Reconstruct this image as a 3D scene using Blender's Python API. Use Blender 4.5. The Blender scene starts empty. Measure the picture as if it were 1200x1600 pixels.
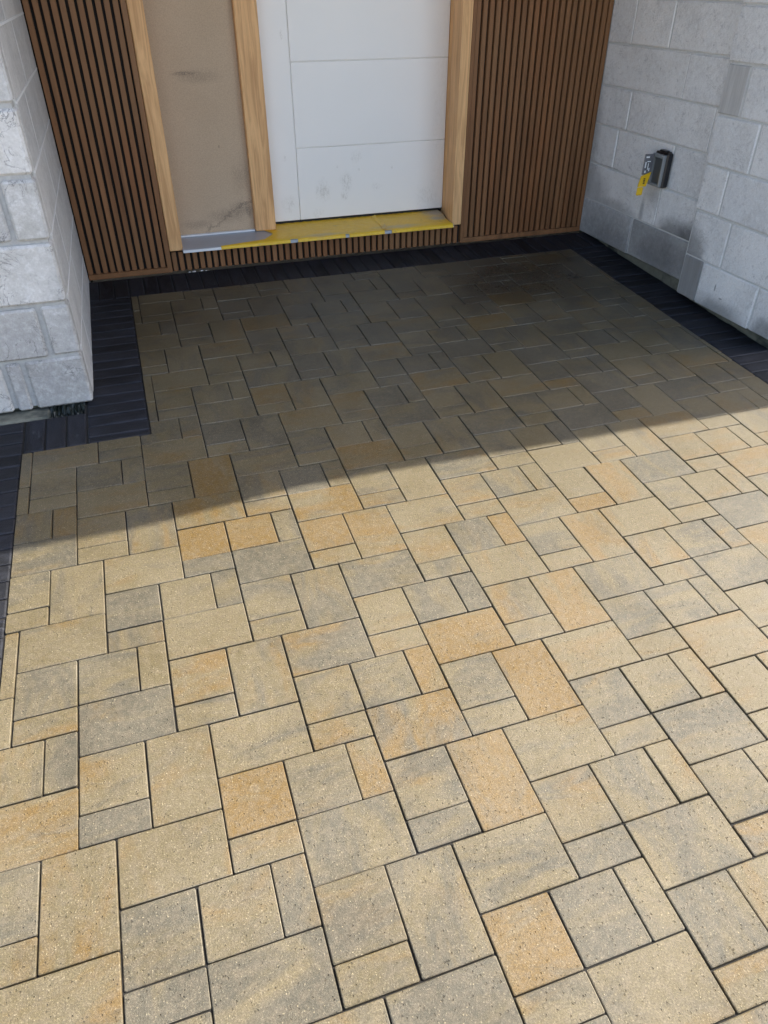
import bpy, bmesh, math, random
from mathutils import Matrix, Vector

sc = bpy.context.scene
random.seed(7)
U = 0.0762                       # one paving module in metres (3 inches)
PHI = 0.05833                    # the paving falls away from the house by this angle

# ------------------------------------------------------------------ camera
F_PX = 1131.76
CAM = Vector((-1.2066, -9.7896, 17.1206)) * U
R0 = Vector((0.949734, -0.313049, -0.002233))
R1 = Vector((-0.187231, -0.562280, -0.805472))
R2 = Vector((0.250897, 0.765403, -0.592630))
cam_d = bpy.data.cameras.new('camera')
cam = bpy.data.objects.new('camera', cam_d)
sc.collection.objects.link(cam)
m = Matrix.Identity(4)
for i in range(3):
    m[i][0] = R0[i]; m[i][1] = -R1[i]; m[i][2] = -R2[i]; m[i][3] = CAM[i]
cam.matrix_world = m
cam_d.sensor_fit = 'HORIZONTAL'
cam_d.sensor_width = 36.0
cam_d.lens = F_PX / 1200 * 36
cam_d.clip_start = 0.05
cam_d.clip_end = 2000
sc.camera = cam

# ------------------------------------------------------------------ light
SUN_EL = math.radians(50)
SUN_AZ = math.radians(9)          # from +X towards +Y
world = bpy.data.worlds.new('World'); sc.world = world
world.use_nodes = True
wn = world.node_tree
bg = wn.nodes['Background']
sky = wn.nodes.new('ShaderNodeTexSky')
sky.sky_type = 'NISHITA'; sky.sun_disc = False
sky.sun_elevation = SUN_EL
sky.sun_rotation = math.pi / 2 - SUN_AZ
sky.air_density = 1.0; sky.dust_density = 3.0; sky.ozone_density = 0.6
wn.links.new(sky.outputs['Color'], bg.inputs['Color'])
bg.inputs['Strength'].default_value = 0.15
sun_d = bpy.data.lights.new('sun', 'SUN')
sun_d.energy = 3.6; sun_d.angle = math.radians(0.53); sun_d.color = (1, 0.955, 0.87)
sun = bpy.data.objects.new('sun', sun_d); sc.collection.objects.link(sun)
sdir = Vector((math.cos(SUN_EL) * math.cos(SUN_AZ), math.cos(SUN_EL) * math.sin(SUN_AZ), math.sin(SUN_EL)))
sun.rotation_euler = (-sdir).to_track_quat('-Z', 'Y').to_euler()
sun.location = sdir * 30
vs = sc.view_settings
vs.view_transform = 'Standard'; vs.look = 'None'; vs.gamma = 1; vs.exposure = 1.75
vs.use_curve_mapping = False
sc.render.engine = 'CYCLES'
sc.cycles.max_bounces = 10; sc.cycles.diffuse_bounces = 6

# ------------------------------------------------------------------ helpers
def link(o):
    sc.collection.objects.link(o); return o

def empty(name, loc=(0, 0, 0)):
    o = bpy.data.objects.new(name, None); o.location = loc
    o.empty_display_size = 0.1
    return link(o)

def tag(o, label, cat, group=None):
    o['label'] = label; o['category'] = cat; o['kind'] = 'thing'
    if group: o['group'] = group
    return o

def mesh_obj(name, verts, faces, mat, parent=None, loc=(0, 0, 0)):
    me = bpy.data.meshes.new(name)
    me.from_pydata(verts, [], faces); me.update()
    if mat: me.materials.append(mat)
    o = bpy.data.objects.new(name, me); o.location = loc
    if parent: o.parent = parent
    return link(o)

class MB:
    """collects primitives in module units; build() links ONE object"""
    def __init__(s): s.v = []; s.f = []
    def add(s, v, f):
        b = len(s.v); s.v += [tuple(p) for p in v]; s.f += [tuple(i + b for i in q) for q in f]; return s
    def box(s, x0, x1, y0, y1, z0, z1, c=0.0):
        if c <= 0:
            v = [(x, y, z) for z in (z0, z1) for y in (y0, y1) for x in (x0, x1)]
            f = [(0, 2, 3, 1), (4, 5, 7, 6), (0, 1, 5, 4), (1, 3, 7, 5), (3, 2, 6, 7), (2, 0, 4, 6)]
            return s.add(v, f)
        bm = bmesh.new()
        bmesh.ops.create_cube(bm, size=1.0)
        for p in bm.verts:
            p.co = ((x0 + x1) / 2 + p.co.x * (x1 - x0), (y0 + y1) / 2 + p.co.y * (y1 - y0), (z0 + z1) / 2 + p.co.z * (z1 - z0))
        bmesh.ops.bevel(bm, geom=list(bm.edges), offset=c, segments=1, affect='EDGES', profile=0.5)
        bm.verts.index_update()
        v = [tuple(p.co) for p in bm.verts]; f = [tuple(q.index for q in fc.verts) for fc in bm.faces]
        bm.free()
        return s.add(v, f)
    def prism(s, poly, axis, a, b):
        """poly: list of 2-D points, extruded along axis from a to b"""
        n = len(poly)
        def P(p, t):
            return {0: (t, p[0], p[1]), 1: (p[0], t, p[1]), 2: (p[0], p[1], t)}[axis]
        v = [P(p, a) for p in poly] + [P(p, b) for p in poly]
        f = [tuple(range(n - 1, -1, -1)), tuple(range(n, 2 * n))]
        f += [(i, (i + 1) % n, n + (i + 1) % n, n + i) for i in range(n)]
        return s.add(v, f)
    def build(s, name, mat, parent=None, origin=None):
        if origin is None:
            xs = [p[0] for p in s.v]; ys = [p[1] for p in s.v]; zs = [p[2] for p in s.v]
            origin = ((min(xs) + max(xs)) / 2, (min(ys) + max(ys)) / 2, min(zs))
        v = [((p[0] - origin[0]) * U, (p[1] - origin[1]) * U, (p[2] - origin[2]) * U) for p in s.v]
        o = mesh_obj(name, v, s.f, mat, parent, tuple(c * U for c in origin))
        bm = bmesh.new(); bm.from_mesh(o.data); bmesh.ops.recalc_face_normals(bm, faces=bm.faces)
        bm.to_mesh(o.data); bm.free()
        return o

# ------------------------------------------------------------------ materials
class NT:
    def __init__(s, name, rough=0.7):
        s.m = bpy.data.materials.new(name); s.m.use_nodes = True
        s.t = s.m.node_tree; s.b = s.t.nodes['Principled BSDF']
        s.b.inputs['Roughness'].default_value = rough
        s._pos = None
    def n(s, typ, **k):
        x = s.t.nodes.new(typ)
        for a, v in k.items(): setattr(x, a, v)
        return x
    def L(s, a, b): s.t.links.new(a, b)
    def val(s, sock, v):
        if hasattr(v, 'is_output'): s.L(v, sock)
        else: sock.default_value = v
    def pos(s):
        if s._pos is None: s._pos = s.n('ShaderNodeNewGeometry').outputs['Position']
        return s._pos
    def math(s, op, a, b=0.0, c=0.0, clamp=False):
        x = s.n('ShaderNodeMath', operation=op, use_clamp=clamp)
        s.val(x.inputs[0], a); s.val(x.inputs[1], b); s.val(x.inputs[2], c); return x.outputs[0]
    def vmath(s, op, a, b):
        x = s.n('ShaderNodeVectorMath', operation=op)
        s.val(x.inputs[0], a); s.val(x.inputs[1], b); return x.outputs[0]
    def noise(s, vec, scale, detail=4, rough=0.55, dist=0.0):
        x = s.n('ShaderNodeTexNoise')
        s.L(vec, x.inputs['Vector']); x.inputs['Scale'].default_value = scale
        x.inputs['Detail'].default_value = detail; x.inputs['Roughness'].default_value = rough
        x.inputs['Distortion'].default_value = dist
        return x.outputs['Fac']
    def voro(s, vec, scale, feature='F1', out='Distance'):
        x = s.n('ShaderNodeTexVoronoi', feature=feature)
        s.L(vec, x.inputs['Vector']); x.inputs['Scale'].default_value = scale
        return x.outputs[out]
    def ss(s, v, a, b, inv=False):
        x = s.n('ShaderNodeMapRange', interpolation_type='SMOOTHSTEP')
        s.val(x.inputs['Value'], v); x.inputs['From Min'].default_value = a; x.inputs['From Max'].default_value = b
        if inv: x.inputs['To Min'].default_value = 1; x.inputs['To Max'].default_value = 0
        return x.outputs['Result']
    def mix(s, f, a, b, blend='MIX'):
        x = s.n('ShaderNodeMix', data_type='RGBA', blend_type=blend)
        s.val(x.inputs[0], f)
        for i, v in ((6, a), (7, b)):
            if isinstance(v, tuple): v = v if len(v) == 4 else (*v, 1)
            s.val(x.inputs[i], v)
        return x.outputs[2]
    def sep(s, v):
        x = s.n('ShaderNodeSeparateXYZ'); s.L(v, x.inputs[0]); return x.outputs
    def comb(s, a, b, c):
        x = s.n('ShaderNodeCombineXYZ')
        for i, v in enumerate((a, b, c)): s.val(x.inputs[i], v)
        return x.outputs[0]
    def color(s, c):
        if isinstance(c, tuple): s.b.inputs['Base Color'].default_value = (*c, 1)
        else: s.L(c, s.b.inputs['Base Color'])
    def rough(s, r): s.val(s.b.inputs['Roughness'], r)
    def bump(s, h, strength=0.3, dist=0.002):
        x = s.n('ShaderNodeBump'); x.inputs['Strength'].default_value = strength; x.inputs['Distance'].default_value = dist
        s.L(h, x.inputs['Height']); s.L(x.outputs[0], s.b.inputs['Normal'])
    def rnd(s): return s.n('ShaderNodeObjectInfo').outputs['Random']
    def blob(s, axes, cx, cz, rx, rz, noise=None, soft=0.5, wob=0.5):
        """soft elliptical mask in world module units: axes = indices of the two coordinates"""
        p = s.sep(s.pos())
        a = s.math('DIVIDE', s.math('SUBTRACT', p[axes[0]], cx * U), rx * U)
        b = s.math('DIVIDE', s.math('SUBTRACT', p[axes[1]], cz * U), rz * U)
        d = s.math('SQRT', s.math('ADD', s.math('MULTIPLY', a, a), s.math('MULTIPLY', b, b)))
        if noise is not None: d = s.math('ADD', d, s.math('MULTIPLY', s.math('SUBTRACT', noise, 0.5), wob))
        return s.ss(d, 1 - soft, 1 + soft * 0.4, inv=True)

def simple(name, col, rough=0.6, metal=0.0, var=0.15, scale=40, bump=0.1):
    k = NT(name, rough)
    n = k.noise(k.pos(), scale, 5)
    k.color(k.mix(n, tuple(c * (1 - var) for c in col), tuple(min(1, c * (1 + var)) for c in col)))
    k.b.inputs['Metallic'].default_value = metal
    if bump: k.bump(n, bump, 0.001)
    return k.m

def mat_paver():
    k = NT('blended concrete paver', 0.75)
    at = k.n('ShaderNodeAttribute', attribute_name='tone')
    t = k.sep(at.outputs['Vector'])         # orange, grey, axis
    seed = k.n('ShaderNodeAttribute', attribute_name='seed').outputs['Fac']
    off = k.comb(k.math('MULTIPLY', seed, 37.0), k.math('MULTIPLY', seed, 91.0), k.math('MULTIPLY', seed, 13.0))
    p = k.pos()
    along = k.mix(t[2], (1.0, 2.6, 1.0), (2.6, 1.0, 1.0))
    ps = k.vmath('ADD', k.vmath('MULTIPLY', p, along), off)
    n1 = k.noise(ps, 4.5, 4, 0.55, 0.6)
    n2 = k.noise(k.vmath('ADD', ps, (5.2, 1.3, 7.7)), 5.0, 5, 0.6, 0.8)
    of = k.ss(k.math('ADD', n1, k.math('MULTIPLY', k.math('SUBTRACT', t[0], 0.5), 0.40)), 0.39, 0.65)
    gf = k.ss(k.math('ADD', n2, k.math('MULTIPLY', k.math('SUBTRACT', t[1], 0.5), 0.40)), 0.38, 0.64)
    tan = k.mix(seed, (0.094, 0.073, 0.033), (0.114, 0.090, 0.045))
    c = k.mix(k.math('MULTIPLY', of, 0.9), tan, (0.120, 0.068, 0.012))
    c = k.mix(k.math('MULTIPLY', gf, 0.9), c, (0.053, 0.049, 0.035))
    n3 = k.noise(p, 60, 6, 0.7)
    c = k.mix(k.ss(n3, 0.35, 0.7), c, k.mix(0.5, c, (0.15, 0.12, 0.08)), 'MIX')
    # exposed fine aggregate: pale and dark grains
    v = k.voro(p, 190, 'F1', 'Color')
    vd = k.voro(p, 190)
    vs_ = k.sep(v)
    grain = k.math('MULTIPLY', k.ss(vs_[0], 0.86, 0.98), k.ss(vd, 0.15, 0.42, inv=True))
    c = k.mix(k.math('MULTIPLY', grain, 0.55), c, (0.34, 0.285, 0.18))
    dark = k.math('MULTIPLY', k.ss(vs_[1], 0.91, 0.94), k.ss(vd, 0.2, 0.45, inv=True))
    c = k.mix(k.math('MULTIPLY', dark, 0.3), c, (0.07, 0.055, 0.04))
    k.b.inputs['Specular IOR Level'].default_value = 0.27
    fine = k.noise(p, 300, 4, 0.75)
    c = k.mix(k.ss(fine, 0.30, 0.62), k.mix(0.55, c, (0.028, 0.022, 0.013)), c)
    c = k.mix(k.math('MULTIPLY', k.ss(fine, 0.58, 0.72), 0.6), c, (0.32, 0.275, 0.18))
    pore = k.math('MULTIPLY', k.ss(k.noise(p, 190, 2, 0.5), 0.70, 0.78), 0.4)
    c = k.mix(pore, c, (0.025, 0.02, 0.014))
    damp_shade_n = k.noise(p, 4, 4, .6)
    damp = k.math('MAXIMUM', k.blob((0, 1), 25, 37.5, 8.5, 6.0, damp_shade_n, .7, .8), k.math('MULTIPLY', k.blob((0, 1), 6, 38.0, 13, 6.0, damp_shade_n, .8, .8), .6))  # damp patches, widened to paint deeper shade onto the far porch floor
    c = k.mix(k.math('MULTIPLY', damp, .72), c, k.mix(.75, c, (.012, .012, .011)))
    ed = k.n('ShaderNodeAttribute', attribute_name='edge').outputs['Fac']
    c = k.mix(k.math('MULTIPLY', k.math('MULTIPLY', ed, k.math('MULTIPLY', k.ss(fine, .25, .5), k.ss(damp_shade_n, .35, .65))), .34), c, (0.40, 0.36, 0.28))  # pale chamfer rims: sunlit edge highlights painted into the colour
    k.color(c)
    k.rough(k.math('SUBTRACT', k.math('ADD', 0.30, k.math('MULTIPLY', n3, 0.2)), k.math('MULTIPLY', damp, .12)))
    h = k.math('ADD', k.math('MULTIPLY', fine, 0.9), k.math('SUBTRACT', k.math('MULTIPLY', grain, 0.35), k.math('MULTIPLY', dark, 1.0)))
    k.bump(h, 0.95, 0.0022)
    return k.m

def mat_edging():
    k = NT('charcoal edging paver', 0.6); k.b.inputs['Specular IOR Level'].default_value = 0.22
    at = k.n('ShaderNodeAttribute', attribute_name='tone'); t = k.sep(at.outputs['Vector'])
    seed = k.n('ShaderNodeAttribute', attribute_name='seed').outputs['Fac']
    p = k.pos()
    off = k.comb(k.math('MULTIPLY', seed, 37.0), k.math('MULTIPLY', seed, 91.0), 0.0)
    along = k.mix(t[2], (1.0, 4.0, 1.0), (4.0, 1.0, 1.0))
    ps = k.vmath('ADD', k.vmath('MULTIPLY', p, along), off)
    n1 = k.noise(ps, 6, 5, 0.6, 0.4); n2 = k.noise(p, 220, 4, 0.7)
    c = k.mix(seed, (0.0022, 0.0025, 0.0038), (0.0125, 0.013, 0.0165))
    c = k.mix(k.math('MULTIPLY', k.ss(n1, 0.42, 0.7), 0.8), c, (0.020, 0.0215, 0.029))
    sc_ = k.math('MULTIPLY', k.ss(k.noise(k.vmath('MULTIPLY', ps, (1.0, 1.0, 1.0)), 11, 6, 0.75), 0.58, 0.70), t[0])
    c = k.mix(k.math('MULTIPLY', sc_, 0.7), c, (0.075, 0.076, 0.085))
    ed = k.n('ShaderNodeAttribute', attribute_name='edge').outputs['Fac']
    c = k.mix(k.math('MULTIPLY', k.math('MULTIPLY', ed, k.ss(n2, .3, .6)), .35), c, (0.06, 0.062, 0.072))  # lighter rims painted on as edge highlights
    k.color(c); k.rough(k.math('ADD', 0.5, k.math('MULTIPLY', n2, 0.25)))
    k.bump(k.math('ADD', k.math('MULTIPLY', n1, 1.2), k.math('MULTIPLY', n2, 0.9)), 0.9, 0.003)
    return k.m

def mat_joint():
    k = NT('joint sand', 0.95); n = k.noise(k.pos(), 150, 5, 0.7)
    k.color(k.mix(n, (0.003, 0.0026, 0.002), (0.014, 0.012, 0.009))); k.bump(n, 0.8, 0.003); return k.m

def mat_soil():
    k = NT('bare gravel soil', 0.95); n = k.noise(k.pos(), 3, 8, 0.7); v = k.voro(k.pos(), 45)
    k.color(k.mix(n, (0.34, 0.31, 0.265), (0.50, 0.465, 0.41))); k.bump(k.math('ADD', n, v), 0.6, 0.01); return k.m  # surrounding ground lightened to bounce light into the porch

def mat_stone(name, warm=0.0, stains=(), veins=0.35, axes=(1, 2), lo=.80, hi=.95, mott=.75):
    k = NT(name, 0.82)
    p = k.pos(); r = k.rnd()
    off = k.comb(k.math('MULTIPLY', r, 53.0), k.math('MULTIPLY', r, 17.0), k.math('MULTIPLY', r, 29.0))
    po = k.vmath('ADD', p, off)
    n1 = k.noise(po, 5, 5, 0.6, 0.3); n2 = k.noise(po, 42, 6, 0.72); n3 = k.noise(po, 170, 4, 0.75)
    c = k.mix(r, (lo, lo * .985, lo * .965), (hi, hi * .968, hi * .92))
    c = k.mix(k.math('MULTIPLY', k.ss(n1, 0.35, 0.7), 0.55), c, (lo * .82 + warm, lo * .8 + warm * .8, lo * .77))
    c = k.mix(k.math('MULTIPLY', k.ss(n2, 0.45, 0.70), mott), c, (min(.9, hi * 1.18), min(.9, hi * 1.17), min(.88, hi * 1.15)))
    c = k.mix(k.math('MULTIPLY', k.ss(n2, 0.28, 0.45, inv=True), 0.7 * mott), c, (lo * .45, lo * .445, lo * .445))
    # stylolite veins: thin crooked dark lines here and there
    wv = k.noise(po, 7, 6, 0.65, 1.6)
    line = k.ss(k.math('ABSOLUTE', k.math('SUBTRACT', wv, 0.5)), 0.0, 0.016, inv=True)
    gate = k.ss(k.noise(po, 4.2, 2), 0.46, 0.56)
    c = k.mix(k.math('MULTIPLY', k.math('MULTIPLY', line, gate), veins), c, (0.14, 0.135, 0.135))
    c = k.mix(k.math('MULTIPLY', k.ss(n3, 0.3, 0.7), 0.35), c, k.mix(0.5, c, (lo * .35, lo * .35, lo * .35)))
    wn_ = k.noise(p, 14, 5, 0.65)
    for (cx, cz, rx, rz, amt, soft, wob) in stains:
        c = k.mix(k.math('MULTIPLY', k.blob(axes, cx, cz, rx, rz, wn_, soft, wob), amt), c, k.mix(0.93, (0.5, 0.5, 0.5), (0.048, 0.044, 0.04)))
    k.color(c); k.rough(k.math('ADD', 0.66, k.math('MULTIPLY', n3, 0.25)))
    k.bump(k.math('ADD', k.math('MULTIPLY', n2, 1.6), k.math('MULTIPLY', n3, 1.0)), 0.8, 0.0045)
    return k.m

def mat_grooved(name, g):
    k = NT(name, 0.8); p = k.pos()
    w = k.noise(k.vmath('MULTIPLY', p, (34.0, 34.0, 2.2)), 1.4, 5, 0.6, 0.5); n = k.noise(p, 120, 4)
    k.color(k.mix(w, (0.20 * g, 0.19 * g, 0.18 * g), (0.46 * g, 0.45 * g, 0.43 * g))); k.bump(k.math('ADD', w, k.math('MULTIPLY', n, .2)), 0.7, 0.004); return k.m

def mat_wood(name, dark, light, scale=1.0, rough=0.5, vary=0.35, bump=0.15, figure=0.0, tilt=None):
    k = NT(name, rough); p = k.pos(); r = k.rnd()
    off = k.comb(k.math('MULTIPLY', r, 41.0), k.math('MULTIPLY', r, 23.0), k.math('MULTIPLY', r, 67.0))
    ps = k.vmath('ADD', k.vmath('MULTIPLY', p, (9.0 * scale, 9.0 * scale, 0.55 * scale)), off)
    n1 = k.noise(ps, 2.4, 5, 0.6, figure); n2 = k.noise(k.vmath('ADD', k.vmath('MULTIPLY', p, (120.0, 120.0, 3.0)), off), 2.0, 4, 0.65)
    f = k.math('ADD', k.math('MULTIPLY', k.ss(n1, 0.3, 0.7), 0.6), k.math('MULTIPLY', n2, 0.4))
    c = k.mix(f, dark, light)
    mid = tuple((a + b) / 2 for a, b in zip(dark, light))
    c = k.mix(k.math('MULTIPLY', k.ss(r, 0.0, 1.0), vary), c, k.mix(f, tuple(x * 0.62 for x in mid), (mid[0] * 1.12, mid[1] * 0.90, mid[2] * 0.72)))
    if tilt:   # large slow drift of tone over the boards
        c = k.mix(k.ss(k.noise(p, 1.1, 2), 0.35, 0.65), c, k.mix(0.5, c, tilt))
    k.b.inputs['Specular IOR Level'].default_value = 0.3
    k.color(c); k.rough(k.math('ADD', rough - .08, k.math('MULTIPLY', n2, .2)))
    k.bump(n2, bump, 0.001)
    return k.m

def mat_door():
    k = NT('dusty white door paint', 0.42); p = k.pos()
    n = k.noise(p, 2.2, 4); wn_ = k.noise(p, 26, 6, 0.75); sp = k.noise(k.vmath('MULTIPLY', p, (1.0, 1.0, .5)), 130, 5, 0.8)
    c = k.mix(n, (0.84, 0.82, 0.785), (0.90, 0.875, 0.83))
    c = k.mix(k.math('MULTIPLY', k.ss(k.noise(p, 300, 3, .8), .6, .8), .1), c, (0.5, 0.5, 0.48))
    for (x, z, rx, rz, a, s, w) in ((13.0, 4.0, .55, .75, .75, .8, 2.4), (14.9, 4.45, .45, .7, .75, .8, 2.4), (14.7, 3.6, .3, .4, .6, .8, 2.2), (15.7, 6.2, .5, .45, .35, .5, .8),
                                    (10.3, 3.2, .6, .6, .45, .9, 2.4), (21.6, 3.0, .9, .9, .4, .9, 2.0), (10.6, 14.1, .1, .28, .8, .5, .8), (22.4, 9, .7, 9, .14, .9, .4),
                                    (17.3, 4.0, .35, .3, .5, .8, 2.4), (12.5, 2.4, .5, .35, .35, .8, 2), (18.6, 5.3, .1, .1, .8, .4, .2), (15.9, 5.3, .09, .1, .8, .4, .2), (14.2, 5.6, .08, .1, .7, .4, .2), (10.2, 6.4, .15, .2, .5, .6, 1)):
        c = k.mix(k.math('MULTIPLY', k.math('MULTIPLY', k.blob((0, 2), x, z, rx, rz, wn_, s, w), k.ss(sp, .42, .66)), a * .7), c, (0.34, 0.31, 0.25))
    k.color(c); k.bump(wn_, 0.05, 0.001); return k.m

def mat_board():
    k = NT('weathered brown hardboard', 0.7); p = k.pos()
    n = k.noise(p, 3.0, 5); n2 = k.noise(p, 170, 4, 0.8); wn_ = k.noise(p, 14, 6, 0.75)
    c = k.mix(n, (0.46, 0.335, 0.215), (0.58, 0.435, 0.295))
    c = k.mix(k.math('MULTIPLY', k.ss(n2, .35, .7), .3), c, (0.16, 0.11, 0.075))
    for (x, z, rx, rz, a, s, w) in ((3.75, 12.1, .9, .13, .8, .8, .8), (4.6, 11.9, 1.5, .45, .45, .9, .8), (6.4, 3.4, .8, .55, .6, .9, 1.6), (5.2, 2.9, 1.6, .5, .45, .9, 1.6), (3.2, 2.5, 1.2, .35, .45, .9, 1.6),
                                    (6.7, 5.6, .7, 1.2, .3, .9, 2.2), (7.0, 3.2, .25, .5, .7, .8, .8), (5.4, 7.6, .07, .1, .7, .5, .4)):
        c = k.mix(k.math('MULTIPLY', k.math('MULTIPLY', k.blob((0, 2), x, z, rx, rz, wn_, s, w), k.ss(n2, .30, .60)), a * .75), c, (0.085, 0.066, 0.05))
    # tide line of a dried water stain
    ed = k.math('ABSOLUTE', k.math('SUBTRACT', k.math('ADD', k.math('MULTIPLY', wn_, 0.16), k.math('SUBTRACT', k.sep(p)[2], k.math('MULTIPLY', k.sep(p)[0], 0.55))), 0.075))
    c = k.mix(k.math('MULTIPLY', k.ss(ed, 0.0, 0.009, inv=True), 0.5), c, (0.09, 0.07, 0.05))
    k.color(c); k.bump(n2, .2, .001); return k.m

def mat_film():
    k = NT('dirty yellow protective film', 0.38); p = k.pos(); n = k.noise(p, 9, 6, 0.7, 0.6); wn_ = k.noise(p, 20, 6, .75)
    c = k.mix(n, (0.66, 0.37, 0.012), (0.88, 0.57, 0.03))
    c = k.mix(k.math('MULTIPLY', k.ss(wn_, .58, .75), .6), c, (0.34, 0.26, 0.12))
    for (x, y, rx, ry, a, s, w) in ((22.4, 48.0, 1.5, 1.3, .85, .8, 1.0), (21.9, 46.4, 1.0, .7, .8, .8, 1.2), (12.0, 44.9, 2.0, .4, .5, .8, 2), (18.0, 45.2, 2.0, .5, .5, .8, 2)):
        c = k.mix(k.math('MULTIPLY', k.blob((0, 1), x, y, rx, ry, wn_, s, w), a), c, (0.36, 0.33, 0.28))
    k.color(c); k.bump(k.math('ADD', n, k.noise(p, 3.5, 3, .6, 1.5)), .9, .012); return k.m

def mat_footing():
    k = NT('stained footing concrete', 0.9); p = k.pos(); n = k.noise(p, 14, 6, .7); n2 = k.noise(p, 5, 4)
    c = k.mix(n, (0.05, 0.055, 0.04), (0.24, 0.23, 0.18)); c = k.mix(k.ss(n2, .5, .65), c, (0.03, 0.035, 0.03)); k.color(c); k.bump(n, .8, .006); return k.m

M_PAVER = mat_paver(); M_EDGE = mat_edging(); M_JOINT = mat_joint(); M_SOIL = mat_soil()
R_STAINS = ((33.2, 2.45, 2.5, 1.45, .66, .5, .45), (31.2, 2.0, 2.1, 2.2, .60, .4, .45), (30.6, -.3, 1.5, 2.5, .62, .5, .5),
            (27.0, -.7, 3.0, 1.15, .60, .6, .5), (22.6, -.7, 1.7, 1.5, .6, .5, .5), (45.0, 6.5, 1.0, 5.0, .40, .8, .5), (44.0, 3.3, 2.4, 1.9, .42, .8, .6), (37.3, 3.4, 0.25, 1.2, .4, .9, 1.0), (40.5, 2.9, 2.6, .6, .4, .8, 1.0), (36.4, 4.6, .9, .6, .35, .9, 1.0),
            (27.6, .95, .07, .26, .6, .5, .4), (26.9, .45, .18, .06, .55, .5, .4), (41.9, 5.4, 1.2, .12, .6, .6, .5))
M_STONE_R = mat_stone('grey limestone, water stained', 0.0, R_STAINS, 0.25, (1, 2))
L_PATCHES = ((-7.6, 2.7, 2.6, 2.0, .22, .8, .6), (-9.5, 0.4, 6.0, 1.6, .22, .8, .5), (-5.2, 4.0, .5, 3.5, .2, .8, .8))  # soft darker patches low on the wall and along its corner
M_STONE_L = mat_stone('pale limestone with veins', 0.03, L_PATCHES, 0.8, (0, 2), .40, .64, .5)
M_STONE_S = mat_stone('smooth sawn limestone', 0.0, (), 0.15, (1, 2), .48, .60, .5)
M_STONE_W = mat_stone('soaked dark limestone', 0.0, ((34.0, 1.0, 3.2, 1.5, .5, .8, 1.0),), .15, (1, 2), .34, .42, .5)
M_STONE_D = mat_stone('damp limestone', 0.0, ((40.5, .4, 5, 1.9, .45, .8, .9),), .15, (1, 2), .48, .58, .6)
M_GROOVE = mat_grooved('sawn grooved stone', 1.5); M_GROOVE_D = mat_grooved('damp grooved stone', .8)
M_MORTAR = simple('pale mortar', (0.56, 0.555, 0.53), 0.9, 0, .15, 60, .5)
M_POINT = simple('pale pointing', (0.66, 0.655, 0.64), 0.9, 0, .08, 60, .3)
M_MORTAR_D = simple('grey mortar', (0.34, 0.34, 0.33), 0.9, 0, .3, 60, .5)
M_SLAT = mat_wood('brown composite slat', (0.115, 0.050, 0.020), (0.31, 0.145, 0.062), 1.0, 0.5, 0.75, 0.12, 0.2, (0.22, 0.115, 0.05))
M_GAP = simple('dark slat backing', (0.012, 0.008, 0.006), 0.8, 0, .2, 30, 0)
M_OAK = mat_wood('pale oak frame', (0.46, 0.235, 0.095), (0.86, 0.53, 0.25), 1.6, 0.5, 0.25, 0.25, 1.6)
M_DOOR = mat_door(); M_BOARD = mat_board(); M_FILM = mat_film(); M_FOOT = mat_footing()
M_ALU = simple('grey aluminium sill', (0.42, 0.45, 0.50), 0.38, 0.3, .1, 20, .05)
M_STRIP = simple('black strip', (0.008, 0.008, 0.009), 0.5, 0, .2, 30, .1)
M_BLACK = simple('black plastic', (0.012, 0.012, 0.014), 0.35, 0, .2, 60, .1)
M_GREY = simple('grey plastic', (0.22, 0.23, 0.23), 0.35, 0, .12, 30, .05)
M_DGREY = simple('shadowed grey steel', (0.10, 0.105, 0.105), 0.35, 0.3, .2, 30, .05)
M_YEL = simple('yellow sticker', (0.75, 0.46, 0.012), 0.4, 0, .06, 30, .05)
M_WHITE = simple('white plastic', (0.75, 0.76, 0.76), 0.4, 0, .06, 30, .05)
M_SMOKE = simple('smoky clear plastic', (0.13, 0.13, 0.14), 0.15, 0, .5, 60, .2)
M_CEIL = mat_wood('wood soffit', (0.035, 0.02, 0.012), (0.07, 0.042, 0.025), 1.0, .5, .2, .1)  # unseen soffit, darkened to cut the light bounced onto the porch floor
M_FASCIA = simple('dark metal fascia', (0.03, 0.03, 0.033), 0.5, 0, .2, 10, 0)
M_BOND = simple('white mortar crumb', (0.72, 0.71, 0.68), 0.9, 0, .1, 60, .4)
M_WEED = simple('dark green membrane', (0.008, 0.012, 0.009), 0.5, 0, .6, 60, .4)
M_WALL = simple('grey house wall', (0.42, 0.42, 0.41), 0.85, 0, .1, 4, .2)

# ------------------------------------------------------------------ ground and paving
ground = MB().add([(-9000, -9000, -9), (9000, -9000, -9), (9000, 9000, -9), (-9000, 9000, -9)], [(0, 1, 2, 3)]).build('ground', M_SOIL, None, (0, 0, -9))
ground['kind'] = 'structure'

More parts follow.
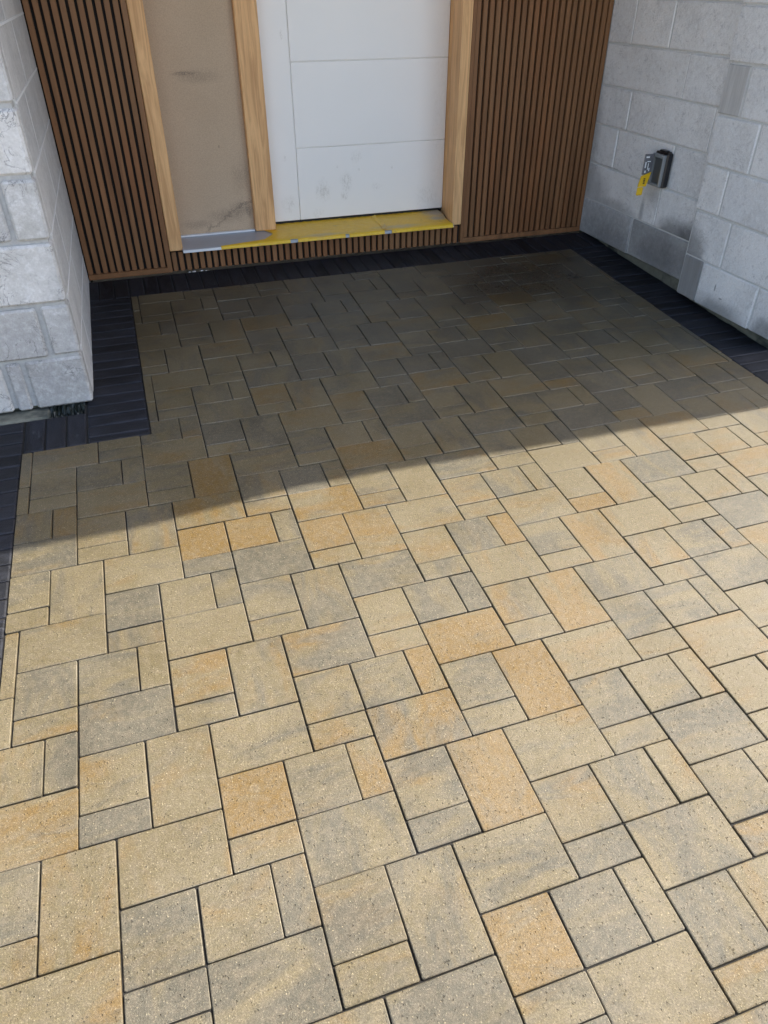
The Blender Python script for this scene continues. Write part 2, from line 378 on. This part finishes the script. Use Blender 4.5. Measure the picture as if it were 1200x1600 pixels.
# tone of single slabs, noted where they lie on the paving grid: x, y, orange, grey
TONES=[ (5.6,35.3,0.75,0.1),(1.9,31.3,0.45,0.3),(4.1,25.1,0.7,0.1),(0.1,19.3,0.85,0),(7.5,19.1,0.7,0.1),(13.7,25.0,0.6,0.2),(18.3,31.1,0.85,0.1),(22.3,33.6,0.8,0.1),(11.4,28.5,0.5,0.3),(12.2,29.6,0.5,0.3),(-0.9,15.2,1,0),(0.9,15.0,0.85,0.1),(4.0,14.0,0.75,0.2),(6.1,13.7,0.5,0.1),(7.7,7.1,1,0.1),(8.8,4.5,1,0.15),(12.4,7.9,0.8,0.1),(5.5,6.1,0.85,0.1),(4.8,7.5,0.65,0.2),(4.6,4.1,0.6,0.4),(6.0,1.5,0.9,0.3),(-0.9,3.1,0.95,0.05),(-2.1,8.2,0.6,0.15),(2.6,7.9,0.5,0.6),(5.1,-2.9,0.75,0.2),(5.1,-4.4,0.4,0.3),(11.3,12.0,0.8,0.1),(16.1,12.2,0.7,0.1),(15.0,10.5,0.55,0),(17.9,13.6,0.5,0.1),(22.2,17.5,0.6,0.2),(19.5,15.4,0.5,0.1),(16.0,4.9,0.35,0.1),(8.0,-0.2,0.5,0.35),(17.9,11.1,0.35,0.1),(25.8,12.8,0.6,0.1),(-7.0,4.3,0.45,0.15),(-8.1,10.4,0.3,0),(23.4,15.3,0.4,0.1),(11.6,5.1,0.35,0.05),(-4.4,4.8,0.4,0.2),(-7.6,0.6,0.4,0.3),(2.3,3.1,0.5,0.2),(19.0,10.8,0.3,0.1),(9.9,8.1,0.5,0.25),(3.7,16.0,0.5,0.1),(9.0,13.9,0.35,0.1),(5.2,22.3,0.5,0.15),(7.0,20.7,0.45,0.1),(-5.1,12.0,0.15,0.3),(-0.6,13.5,0.1,0.8),(1.1,13.1,0.1,0.8),(1.3,11.4,0.15,0.6),(-4.1,12.0,0.05,0.75),(-7.0,8.9,0.2,0.7),(-5.1,9.0,0.15,0.6),(-4.6,7.1,0.3,0.75),(-6.0,13.4,0.05,0.6),(3.0,10.5,0.35,0.6),(5.7,11.3,0.1,0.6),(7.0,9.0,0.2,0.7),(10.0,12.0,0.1,0.75),(8.5,8.9,0.1,0.75),(8.2,10.3,0.1,0.5),(18.6,13.9,0.1,0.7),(10.6,3.2,0.1,0.7),(13.2,3.0,0.2,0.5),(4.7,2.0,0.2,0.55),(3.9,0.5,0.1,0.75),(-5.0,3.5,0.05,0.95),(-7.5,2.1,0.1,0.75),(-4.0,-0.1,0.05,0.7),(-4.0,-1.4,0.1,0.75),(-1.6,-1.8,0.05,0.75),(7.0,-3.0,0.1,0.7),(10.4,-2.1,0.2,0.6),(14.6,8.3,0.1,0.6),(22.7,10.4,0.1,0.8),(19.6,7.2,0.05,0.6),(13.7,5.9,0.1,0.6),(16.6,5.9,0.15,0.5),(2.8,-3.5,0.15,0.7),(1.0,3.1,0.3,0.5),(0.8,-0.5,0.35,0.55),(8.1,-1.4,0.05,0.75),(2.0,4.5,0.45,0.5),(9.9,-3.9,0.05,0.75),(6.7,2.5,0.3,0.2),(20.2,14.2,0.05,0.7),(18.9,8.8,0.1,0.5),(13.5,10.7,0.05,0.5),(-7.4,11.5,0.15,0.1),(3.9,5.8,0.1,0.5),(6.0,-1.1,0.05,0.5),(3.1,-1.6,0.15,0.5),(-1.5,0.6,0.15,0.3),(13.1,-0.9,0.1,0.6),(9.0,-3.1,0.15,0.4),(9.6,31.3,0,0.9),(7.5,28.8,0,0.8),(4.2,18.1,0,0.85),(18.0,18.8,0,0.9),(22.3,21.7,0,0.8),(10.1,22.8,0,0.7),(1.0,22.7,0,0.9),(2.8,22.1,0.1,0.7),(-0.3,36.5,0.1,0.7),(7.6,26.1,0.1,0.4),(19.7,23.2,0.05,0.8),(11.0,31.3,0,0.9),(14.4,26.8,0.05,0.8),(20.1,25.5,0,0.8),(23.8,24.5,0.05,0.8),(22.9,20.0,0,0.9),(25.3,20.2,0,0.7),(20.3,19.4,0.1,0.7),(27.9,18.6,0.3,0.3),(10.0,24.3,0.1,0.7),(14.9,20.4,0.1,0.6),(13.2,21.6,0.2,0.5),(5.8,30.6,0.3,0.4),(2.3,24.8,0.1,0.5),(-0.5,25.7,0.05,0.7),(12.5,27.0,0,0.8),(16.5,27.9,0.05,0.8),(11.3,33.6,0.05,0.6),(16.4,35.3,0.1,0.6),(6.0,22.7,0.1,0.6) ]

# the bedding layer carries every paver; its local frame is the sloping paving plane
bed_v = [(-12.2, -60, -.085), (60, -60, -.085), (60, 20, -.085), (-12.2, 20, -.085), (-12.2, 44.9, -.085), (34.9, 44.9, -.085), (34.9, 20, -.085),
         (-12.2, 26.95, -.085), (-5.62, 26.95, -.085), (-5.62, 44.9, -.085)]
patio = mesh_obj('patio', [(x * U, (y - 45) * U, z * U) for x, y, z in bed_v], [(0, 1, 2, 6, 3), (3, 6, 5, 9, 8, 7)], M_JOINT)
patio.location = (0, 45 * U, 0); patio.rotation_euler = (PHI, 0, 0)
patio['kind'] = 'structure'

def paver_geo(w, d, rnd, cut=(0, 0, 0, 0), gap=0.0165, cor=0.042, th=0.75, ch=1.0):
    """rounded, chamfered block centred on 0,0 in module units (top at z=0). cut: sawn sides (left,right,near,far) without chamfer"""
    gx, gap = gap * 1.25, gap
    hx0, hx1, hy0, hy1 = -w / 2 + gx * (.4 if cut[0] else 1), w / 2 - gx * (.4 if cut[1] else 1), -d / 2 + gap * (.4 if cut[2] else 1), d / 2 - gap * (.4 if cut[3] else 1)
    j = lambda a: rnd.uniform(-a, a)
    hx0 += j(.012); hx1 += j(.012); hy0 += j(.012); hy1 += j(.012)
    def ring(ins, z):
        a, b, c, e = hx0 + ins * (not cut[0]), hx1 - ins * (not cut[1]), hy0 + ins * (not cut[2]), hy1 - ins * (not cut[3])
        r = min(cor, (b - a) * .3, (e - c) * .3)
        return [(a + r, c, z), (b - r, c, z), (b - .3 * r, c + .3 * r, z), (b, c + r, z), (b, e - r, z), (b - .3 * r, e - .3 * r, z), (b - r, e, z), (a + r, e, z), (a + .3 * r, e - .3 * r, z), (a, e - r, z), (a, c + r, z), (a + .3 * r, c + .3 * r, z)]
    rings = [ring(0, -th), ring(0, -.075), ring(.008 * ch, -.018 * ch), ring(.031 * ch, 0)]
    n = 12; v = [p for r in rings for p in r]; f = []
    for k in range(3):
        for i in range(n):
            f.append((k * n + i, k * n + (i + 1) % n, (k + 1) * n + (i + 1) % n, (k + 1) * n + i))
    f.append(tuple(range(3 * n, 4 * n)))
    tx, ty, dz = j(.010), j(.010), j(.015)
    return [(x, y, z + x * tx + y * ty + dz) for x, y, z in v], f

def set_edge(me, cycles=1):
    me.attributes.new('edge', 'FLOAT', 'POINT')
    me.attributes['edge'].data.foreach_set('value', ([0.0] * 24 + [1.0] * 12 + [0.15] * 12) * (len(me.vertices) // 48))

def set_attr(me, tone, seed):
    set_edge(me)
    n = len(me.vertices)
    me.attributes.new('tone', 'FLOAT_VECTOR', 'POINT')
    me.attributes['tone'].data.foreach_set('vector', tone if len(tone) == 3 * n else list(tone) * n)
    me.attributes.new('seed', 'FLOAT', 'POINT')
    me.attributes['seed'].data.foreach_set('value', seed if isinstance(seed, list) else [seed] * n)
    me.update()

def scr(X, Y):
    """distance from the camera to a paving point; None when it is not in the picture"""
    p = Vector((X, 45 + (Y - 45) * math.cos(PHI), (Y - 45) * math.sin(PHI))) * U - CAM
    z = p.dot(R2)
    if z < .1: return None
    x, y = 600 + F_PX * p.dot(R0) / z, 800 + F_PX * p.dot(R1) / z
    return z if (-70 < x < 1270 and 300 < y < 1720) else None

# the laying pattern: nine slabs on the module grid, repeated by (3,3) and (9,-3)
CELL = [(0, 0, 3, 2), (0, -2, 2, 2), (0, -3, 2, 1), (2, -3, 2, 3), (4, -2, 3, 2), (4, -4, 2, 2), (4, -5, 2, 1), (6, -4, 2, 2), (8, -4, 1, 2)]
XL, XR, YB = -8.47, 31.28, 41.40
slabs = []
for i in range(-40, 41):
    for jj in range(-16, 17):
        ox, oy = 3 * i + 9 * jj, 3 * i - 3 * jj
        for (x, y, w, d) in CELL:
            x0, y0, x1, y1 = ox + x, oy + y, ox + x + w, oy + y + d
            if x1 < XL or x0 > 58 or y1 < -40 or y0 > YB: continue
            xl = XL; xr = XR if y0 >= -2 or True else 58
            rects = []
            lo, hi = max(y0, -40), min(y1, YB)
            # left limit depends on whether the slab lies beside the stepped edging
            if hi <= 23.85: rects.append((max(x0, XL), min(x1, XR), lo, hi))
            elif lo >= 23.85: rects.append((max(x0, -2.44), min(x1, XR), lo, hi))
            elif x0 >= -2.44: rects.append((x0, min(x1, XR), lo, hi))
            else:
                rects.append((max(x0, XL), min(x1, XR), lo, 23.85))
                if x1 > -2.0: rects.append((-2.44, min(x1, XR), 23.85, hi))
            for (a, b, c, e) in rects:
                if b - a < .14 or e - c < .14: continue
                slabs.append((a, b, c, e, (a > x0 + 1e-6, b < x1 - 1e-6, c > y0 + 1e-6, e < y1 - 1e-6)))
rp = random.Random(11)
def tone_of(a, b, c, e):
    for (tx, ty, o, g) in TONES:
        if a <= tx <= b and c <= ty <= e: return o, g
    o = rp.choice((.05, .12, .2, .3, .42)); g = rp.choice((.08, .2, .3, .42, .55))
    if c > 24 and a > 2: g = min(.9, g + .28)  # greyer slabs here paint in the deeper shade of the far porch
    return o, g
info = []
for s in slabs:
    a, b, c, e, cut = s
    z = scr((a + b) / 2, (c + e) / 2)
    info.append(((b - a) * (e - c) / z ** 3 if z else -1, s))
info.sort(key=lambda t: -t[0])
big = [t[1] for t in info[:300] if t[0] > 0]; rest = [t[1] for t in info if t[1] not in set(big)]
for s in big:
    a, b, c, e, cut = s
    v, f = paver_geo(b - a, e - c, rp, cut)
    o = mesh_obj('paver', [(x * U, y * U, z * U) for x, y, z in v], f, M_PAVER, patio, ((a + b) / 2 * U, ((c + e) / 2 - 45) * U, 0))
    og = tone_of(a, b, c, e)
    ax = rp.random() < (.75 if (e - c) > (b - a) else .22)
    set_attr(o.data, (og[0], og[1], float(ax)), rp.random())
V, FF, TT, SS = [], [], [], []
for s in rest:
    a, b, c, e, cut = s
    v, f = paver_geo(b - a, e - c, rp, cut)
    base = len(V); V += [((x + (a + b) / 2) * U, (y + (c + e) / 2 - 45) * U, z * U) for x, y, z in v]
    FF += [tuple(i + base for i in q) for q in f]
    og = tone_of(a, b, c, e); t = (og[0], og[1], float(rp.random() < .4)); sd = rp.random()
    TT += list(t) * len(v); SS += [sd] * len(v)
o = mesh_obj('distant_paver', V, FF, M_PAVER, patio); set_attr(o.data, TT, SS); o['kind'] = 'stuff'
print('PAVERS', len(big), len(rest))

# charcoal edging: 3 x 1 module bricks
re_ = random.Random(5)
def edging(a, b, c, e, ax, scuff):
    v, f = paver_geo(b - a, e - c, re_, (0, 0, 0, 0), .028, .05, .75, 2.2)
    o = mesh_obj('edging_paver', [(x * U, y * U, z * U) for x, y, z in v], f, M_EDGE, patio, ((a + b) / 2 * U, ((c + e) / 2 - 45) * U, 0))
    set_attr(o.data, (scuff, 0, float(ax)), re_.random())
sf = lambda: re_.choice((.0, .0, .25, .4, .7, 1.0))
x = -5.48
while x < 34.2: edging(x, x + 1, YB + .01, 44.75, 1, sf()); x += 1.0
y = YB - 1
while y > 23.5:
    edging(-5.48, -2.46, y, y + 1, 0, sf()); edging(XR + .02, 34.45, y, y + 1, 0, sf() * .6); y -= 1
    last = y
while y > -34: edging(XR + .02, 34.45, y, y + 1, 0, sf() * .6); y -= 1
edging(-5.48, -2.46, 23.87, last + 1 if last + 1 - 23.87 > .2 else last + 1.3, 0, .6) if last + 1 - 23.87 > .25 else None
for x in (-8.46, -7.47, -6.48): edging(x, x + .985, 23.88, 26.9, 1, sf())
y = 25.88
while y > -34: edging(-11.5, -8.49, y, y + 1, 0, sf()); y -= 1

# ------------------------------------------------------------------ right stone wall
def stone(x0, x1, y0, y1, z0, z1, mat, parent, rnd, c=.07, proud=(0, 0, 0)):
    j = lambda: rnd.uniform(-.018, .018)
    o = MB().box(x0 + proud[0] * rnd.uniform(-.05, .03), x1, y0 + j() + proud[1] * rnd.uniform(-.05, .05), y1 + j(), z0 + j(), z1 + j(), c).build('stone', mat, parent)
    return o
rs = random.Random(3)
wallR = empty('stone_wall', (34.6 * U, 33 * U, -1.2 * U))
tag(wallR, 'grey limestone block wall on the right with dark water stains and an outlet box', 'stone wall')
def place(o, root):
    o.location = Vector(o.location) - Vector(root.location); o.parent = root; return o
def sub(mb, name, mat, root, origin=None):
    o = mb.build(name, mat, None, origin); return place(o, root)
CEIL = 34.0
sub(MB().box(34.185, 40, 31.2, 47.5, 0.12, CEIL), 'mortar_bed', M_MORTAR, wallR)
sub(MB().box(33.785, 40, 22.38, 31.19, -.46, CEIL), 'mortar_bed', M_MORTAR, wallR)
far_c = [(0.12, 2.68, [45.0, 38.1, 31.45]), (2.80, 5.31, [45, 35.57, 31.4]), (5.43, 8.04, [45, 41.8, 35.05, 31.4]), (8.16, 10.66, [45, 40.95, 31.93, 31.4]), (10.78, 13.30, [45, 35.44, 31.4]), (13.42, 15.95, [45, 42.11, 37.82, 31.45])]
z = 16.07
while z < CEIL - 1:
    far_c.append((z, min(z + 2.53, CEIL), [45] + sorted([rs.uniform(40, 43), rs.uniform(34, 37)], reverse=True) + [31.4])); z += 2.65
near_c = [(-.50, 2.08, [31.1, 29.25, 24.11, 22.34]), (2.20, 4.90, [31.1, 27.7, 22.34]), (5.04, 7.62, [31.2, 29.02, 22.34]), (7.75, 10.38, [31.28, 27.48, 22.34]), (10.50, 13.06, [31.32, 29.4, 24, 22.34]), (13.2, 15.85, [31.4, 26, 22.34])]
z = 15.97
while z < CEIL - 1:
    near_c.append((z, min(z + 2.53, CEIL), [31.4, rs.uniform(25, 29), 22.34])); z += 2.65
for (z0, z1, ys) in far_c:
    for k in range(len(ys) - 1):
        place(stone(34.12, 35.2, ys[k + 1] + (.07 if k < len(ys) - 2 else 0), ys[k] - (.07 if k else 0), z0, z1, (M_STONE_D, M_STONE_W)[k] if z0 < .5 else M_STONE_R, None, rs, .05, (1, 0, 0)), wallR)
for ci, (z0, z1, ys) in enumerate(near_c):
    for k in range(len(ys) - 1):
        gr = (ci in (0, 4) and k == 0)
        place(stone(33.72, 35.2, ys[k + 1] + (.07 if k < len(ys) - 2 else 0), ys[k] - (.07 if k else 0), z0, z1, (M_GROOVE_D if ci == 0 else M_GROOVE) if gr else M_STONE_R, None, rs, .05, (1, 0, 0)), wallR)
sub(MB().box(34.5, 40, 31.3, 45.6, -3.2, -.02), 'footing', M_FOOT, wallR)
sub(MB().box(34.46, 40, 22.42, 31.28, -3.5, -.62), 'footing', M_FOOT, wallR)

# ------------------------------------------------------------------ left stone wall
wallL = empty('stone_wall', (-7.0 * U, 28.5 * U, -1.1 * U))
tag(wallL, 'pale veined limestone wall corner on the left standing above the charcoal edging', 'stone wall')
YF = 27.75; XS = -5.10
sub(MB().box(-30, XS - .12, YF + .16, YF + 1.2, -.75, CEIL), 'mortar_bed', M_MORTAR_D, wallL)
sub(MB().box(-30, XS - .03, YF + 1.21, 60, -.75, CEIL), 'mortar_bed', M_MORTAR, wallL)
fr = [(-.90, 1.68, [XS, -7.95, -8.85, -14]), (1.86, 4.34, [XS, -6.5, -12.2]), (4.56, 7.28, [XS, -10.4, -15]), (7.48, 10.02, [XS, -6.62, -11.5]), (10.24, 12.78, [XS, -9.2, -14]), (12.98, 15.5, [XS, -6.8, -12])]
z = 15.7
while z < CEIL - 1:
    fr.append((z, min(z + 2.53, CEIL), [XS, rs.uniform(-9, -6.5), rs.uniform(-14, -12)])); z += 2.72
for (z0, z1, xs) in fr:
    xs = xs + [-20]
    for k in range(len(xs) - 1):
        place(stone(xs[k + 1] + (.11 if k < len(xs) - 2 else 0), xs[k] - (.11 if k else 0), YF, YF + 1.15, z0, z1, M_STONE_L, None, rs, .11, (0, 1, 0)), wallL)
POINT = MB()
for ci, (z0, z1, xs) in enumerate(fr):
    ys = [YF + 1.22, 33.5 + (ci % 2) * 2.6, 40.0 + (ci % 2) * 1.5, 45.0]
    POINT.box(XS - .08, XS + .012, YF + 1.18, 45, z1 + .045, z1 + .135)
    for k in (1,): POINT.box(XS - .08, XS + .011, ys[k] - .042, ys[k] + .042, z0 - .03, z1 + .04)
    for k in range(3):
        place(stone(XS - 1.0, XS, ys[k] + .05, ys[k + 1] - .05, z0 - .03, z1 + .05, M_STONE_S, None, rs, .02), wallL)
sub(POINT, 'pointing', M_POINT, wallL)
sub(MB().box(-30, -5.75, 28.3, 60, -4.2, -.78), 'footing', M_FOOT, wallL)
# rough concrete ledge and a fold of dark membrane in the slot in front of the wall
led = MB().box(-12.4, -7.3, 26.98, 28.28, -3.5, -1.02, .1)
sub(led, 'footing_ledge', M_FOOT, wallL)
mem = MB()
mv = [(-7.3 + i * .087, 26.97 + j * .17 + rs.uniform(-.06, .06), -1.55 + rs.uniform(-.14, .22) + .1 * j) for j in range(8) for i in range(21)]
mem.add(mv, [(j * 21 + i, j * 21 + i + 1, j * 21 + i + 22, j * 21 + i + 21) for j in range(7) for i in range(20)])
sub(mem, 'membrane_fold', M_WEED, wallL)

# ------------------------------------------------------------------ slatted wall
YW = 45.0
slatw = empty('slatted_wall', (14.7 * U, 45.3 * U, 0))
tag(slatw, 'brown vertical slat cladding around the front door', 'cladding wall')
for (a, b, z0, z1) in ((XS - .02, .9, .02, CEIL), (23.12, 34.24, .02, CEIL), (.9, 23.12, .02, 1.42)):
    sub(MB().box(a, b, YW + .30, YW + .9, z0, z1), 'backing', M_GAP, slatw)
slat_me = {}
def slat(x, w, z0, z1, d=.32):
    key = (round(w, 3), z0, z1)
    if key not in slat_me:
        o = MB().box(x, x + w, YW, YW + d, z0, z1, .022).build('slat', M_SLAT, None); slat_me[key] = o.data
    else:
        o = link(bpy.data.objects.new('slat', slat_me[key])); o.location = ((x + w / 2) * U, (YW + d / 2) * U, z0 * U)
    o.location.y += rs.uniform(-.012, .012) * U; o.location.x += rs.uniform(-.01, .01) * U
    place(o, slatw)
GAP = .165
x = -5.02
while x < .25: slat(x, .49 - GAP, .42, CEIL); x += .495
x = 23.50
while x < 33.75: slat(x, .49 - GAP, .42, CEIL); x += .492
x = .80
while x < 22.95: slat(x, .485 - GAP, .06, 1.40); x += .485
sub(MB().box(-5.06, .60, YW - .06, YW + .32, .03, .40, .03), 'bottom_trim', M_SLAT, slatw)
sub(MB().box(23.36, 34.1, YW - .06, YW + .32, .03, .40, .03), 'bottom_trim', M_SLAT, slatw)
for xx in ((.36, .70), (23.20, 23.47)):
    sub(MB().box(xx[0], xx[1], YW - .075, YW + .32, .05, CEIL, .03), 'edge_trim', M_SLAT, slatw)
sub(MB().box(33.78, 34.1, YW - .03, YW + .32, .41, CEIL, .03), 'edge_trim', M_SLAT, slatw)

# ------------------------------------------------------------------ entrance door
door = empty('entrance_door', (12 * U, 47 * U, 1.4 * U))
tag(door, 'white panelled front door in oak frame with brown boarded sidelight', 'door')
HD = 31.0
sub(MB().box(.73, 1.66, 44.92, 47.9, 1.50, HD, .05), 'jamb', M_OAK, door)
sub(MB().box(7.33, 8.88, 47.1, 49.2, 1.76, HD, .06), 'mullion', M_OAK, door)
rj = MB().prism([(22.42, 44.93), (23.18, 44.93), (23.18, 49.4), (22.98, 49.4), (22.98, 47.6), (22.86, 47.5), (22.74, 47.1), (22.66, 46.2), (22.50, 46.1)], 2, 1.5, HD)
sub(rj, 'jamb', M_OAK, door)
sub(MB().box(.73, 23.18, 44.94, 49.2, HD, HD + 1, .05), 'head_jamb', M_OAK, door)
sub(MB().box(1.60, 7.40, 47.62, 48.2, 1.70, HD), 'sidelight_board', M_BOARD, door)
# door leaf: backing, one stile, flush panels with fine grooves between
leaf = sub(MB().box(8.7, 22.97, 48.52, 49.3, 1.98, HD - .05), 'door_leaf', M_DOOR, door)
YD = 48.40
def leafpart(name, x0, x1, z0, z1):
    o = MB().box(x0, x1, YD, YD + .14, z0, z1, .025).build(name, M_DOOR, None)
    place(o, door); o.location = Vector(o.location) - Vector(leaf.location); o.parent = leaf
leafpart('stile', 8.72, 11.05, 1.98, HD - .06)
for z0, z1 in ((1.98, 7.01), (7.06, 12.46), (12.51, 17.9), (17.95, 23.3), (23.35, HD - .06)): leafpart('panel', 11.10, 22.95, z0, z1)
sub(MB().box(8.7, 22.97, 48.6, 49.2, 1.72, 1.97), 'door_bottom_strip', M_STRIP, door)  # black strip filling the gap under the leaf
# sill: sloped metal tread with a lip, yellow film left on most of it
sill = sub(MB().prism([(44.52, 1.42), (44.52, 1.60), (44.60, 1.64), (49.0, 1.78), (49.0, 1.42)], 0, 1.62, 22.42), 'sill', M_ALU, door)
sub(MB().box(1.64, 4.3, 44.44, 44.51, 1.45, 1.62), 'sill_tape', M_WHITE, door)
sub(MB().box(1.68, 7.32, 47.30, 47.61, 1.735, 1.86, .03), 'sill_bead', M_WHITE, door)
rf = random.Random(9)
fv, ff = [], []
NX = 64
EDGE = (4.32, 4.32, 4.32, 7.6, 8.45, 7.9, 7.3)                        # torn left end
for i in range(NX + 1):
    for k, (yy, zz) in enumerate(((44.47, 1.44), (44.47, 1.61), (44.58, 1.665), (45.2, 1.685), (46.2, 1.715), (47.3, 1.75), (48.5, 1.79))):
        t = (yy - 44.47) / 4.03
        x0 = EDGE[k]
        x1 = 22.36 if k < 5 else 22.62
        x = x0 + (x1 - x0) * i / NX
        w = 0.0 if k < 2 else rf.uniform(0, .028)
        fv.append((x, yy - (.02 if rf.random() < .08 and k < 2 else 0), zz + w))
for i in range(NX):
    for k in range(6):
        if k < 2 and i in (18, 19, 33, 44, 45): continue      # torn nicks in the lip
        a = i * 7 + k; ff.append((a, a + 7, a + 8, a + 1))
film = MB().add(fv, ff).build('protective_film', M_FILM, None); place(film, door)
film.location = Vector(film.location) - Vector(sill.location); film.parent = sill
for p in film.data.polygons: p.use_smooth = True
# a lifted strip of film crossing the tread
tv = []
for i in range(9):
    t = i / 8
    for s in (0, 1): tv.append((16.9 + .28 * t - s * .32 + .1 * math.sin(t * 5), 44.7 + 3.4 * t, 1.69 + .10 * t + (.14 if s == 0 else .03) * (1 + .3 * math.sin(t * 7))))
strip = MB().add(tv, [(2 * i, 2 * i + 1, 2 * i + 3, 2 * i + 2) for i in range(8)]).build('film_flap', M_FILM, None); place(strip, door)
strip.location = Vector(strip.location) - Vector(sill.location); strip.parent = sill

# ------------------------------------------------------------------ outlet box on the right wall
ob = empty('outlet_box', (34.1 * U, 35.6 * U, 6.4 * U))
tag(ob, 'open grey outlet box with black rim and yellow tag on the right stone wall', 'outlet box')
sub(MB().box(33.62, 34.10, 34.95, 36.35, 5.45, 7.62, .08), 'gasket', M_BLACK, ob)
fr_ = MB()
fr_.box(33.40, 33.63, 35.05, 35.2, 5.5, 7.5, .03).box(33.40, 33.63, 36.15, 36.3, 5.5, 7.5, .03).box(33.40, 33.63, 35.205, 36.145, 5.5, 5.66, .03).box(33.40, 33.63, 35.205, 36.145, 7.28, 7.5, .03)
sub(fr_, 'box_frame', M_GREY, ob)
sub(MB().box(33.57, 33.62, 35.22, 36.13, 5.67, 7.27), 'box_interior', M_DGREY, ob)
sub(MB().box(33.66, 34.0, 35.3, 36.0, 7.6, 7.74, .04).box(33.74, 33.95, 34.98, 35.16, 7.55, 7.72, .04), 'hinge_knuckle', M_BLACK, ob)
sub(MB().box(32.62, 33.36, 36.02, 36.12, 6.18, 7.48, .04), 'lid', M_SMOKE, ob)
pr_ = MB()
for (a_, b_, c_, e_) in ((32.72, 32.98, 7.24, 7.34), (32.86, 33.12, 6.98, 7.04), (32.72, 32.80, 6.62, 7.0), (32.95, 33.0, 6.5, 6.9), (33.05, 33.12, 6.4, 6.6), (32.76, 32.86, 6.3, 6.45)): pr_.box(a_, b_, 35.995, 36.012, c_, e_)
sub(pr_, 'lid_glint', M_WHITE, ob)
tg = sub(MB().prism([(32.44, 5.42), (33.08, 5.42), (33.32, 6.34), (32.58, 6.10)], 1, 35.97, 36.04), 'yellow_tag', M_YEL, ob)
sub(MB().box(32.42, 32.90, 35.93, 36.05, 4.86, 5.39, .05), 'tag_end', M_YEL, ob)
tp = MB()
for k in range(4): tp.box(32.78, 32.92, 35.948, 35.962, 5.60 + k * .10, 5.665 + k * .10)
sub(tp, 'tag_print', M_BLACK, ob)

# ------------------------------------------------------------------ mortar crumbs by the cladding
for (x, y, s) in ((1.85, 44.70, .06), (2.15, 44.66, .10), (2.75, 44.70, .09), (3.05, 44.68, .06)):
    bm = bmesh.new(); bmesh.ops.create_icosphere(bm, subdivisions=1, radius=s * U)
    for v in bm.verts: v.co *= rs.uniform(.7, 1.25); v.co.z *= .6; v.co.x *= 1.5
    me = bpy.data.meshes.new('mortar_crumb'); bm.to_mesh(me); bm.free(); me.materials.append(M_BOND)
    o = link(bpy.data.objects.new('mortar_crumb', me)); o.location = (x * U, y * U, (-.02 + s * .5) * U)
    tag(o, 'tiny white mortar crumb on the charcoal edging below the slats', 'crumb', 'white mortar crumbs under the slatted wall')

# ------------------------------------------------------------------ porch roof and the house behind
roof = empty('porch_roof', (14 * U, 35 * U, CEIL * U))
tag(roof, 'flat porch roof with wooden soffit above the front door', 'roof')
ED = [(-60, 21.95), (28.6, 21.75), (35.9, 22.6), (60, 22.05), (90, 22.05)]  # jog in the unseen eave, shaped to slant the shadow edge
poly = ED + [(90, 70), (-60, 70)]
sub(MB().prism(poly, 2, CEIL + .02, CEIL + .5), 'soffit', M_CEIL, roof)
sub(MB().prism([(x, y - .02) for x, y in ED] + [(90, 70.02), (-60, 70.02)], 2, CEIL + .52, CEIL + 3), 'fascia', M_FASCIA, roof)
house = empty('house', (50 * U, 46 * U, 0))
tag(house, 'plain house wall carrying the porch roof behind the stone', 'house')
sub(MB().box(40.02, 88, 23.5, 68, -8, CEIL), 'wall', M_WALL, house)
sub(MB().box(-58, -30.02, 29, 68, -8, CEIL), 'wall', M_WALL, house)
sub(MB().box(-29.9, 40, 60.1, 68, -8, CEIL), 'wall', M_WALL, house)
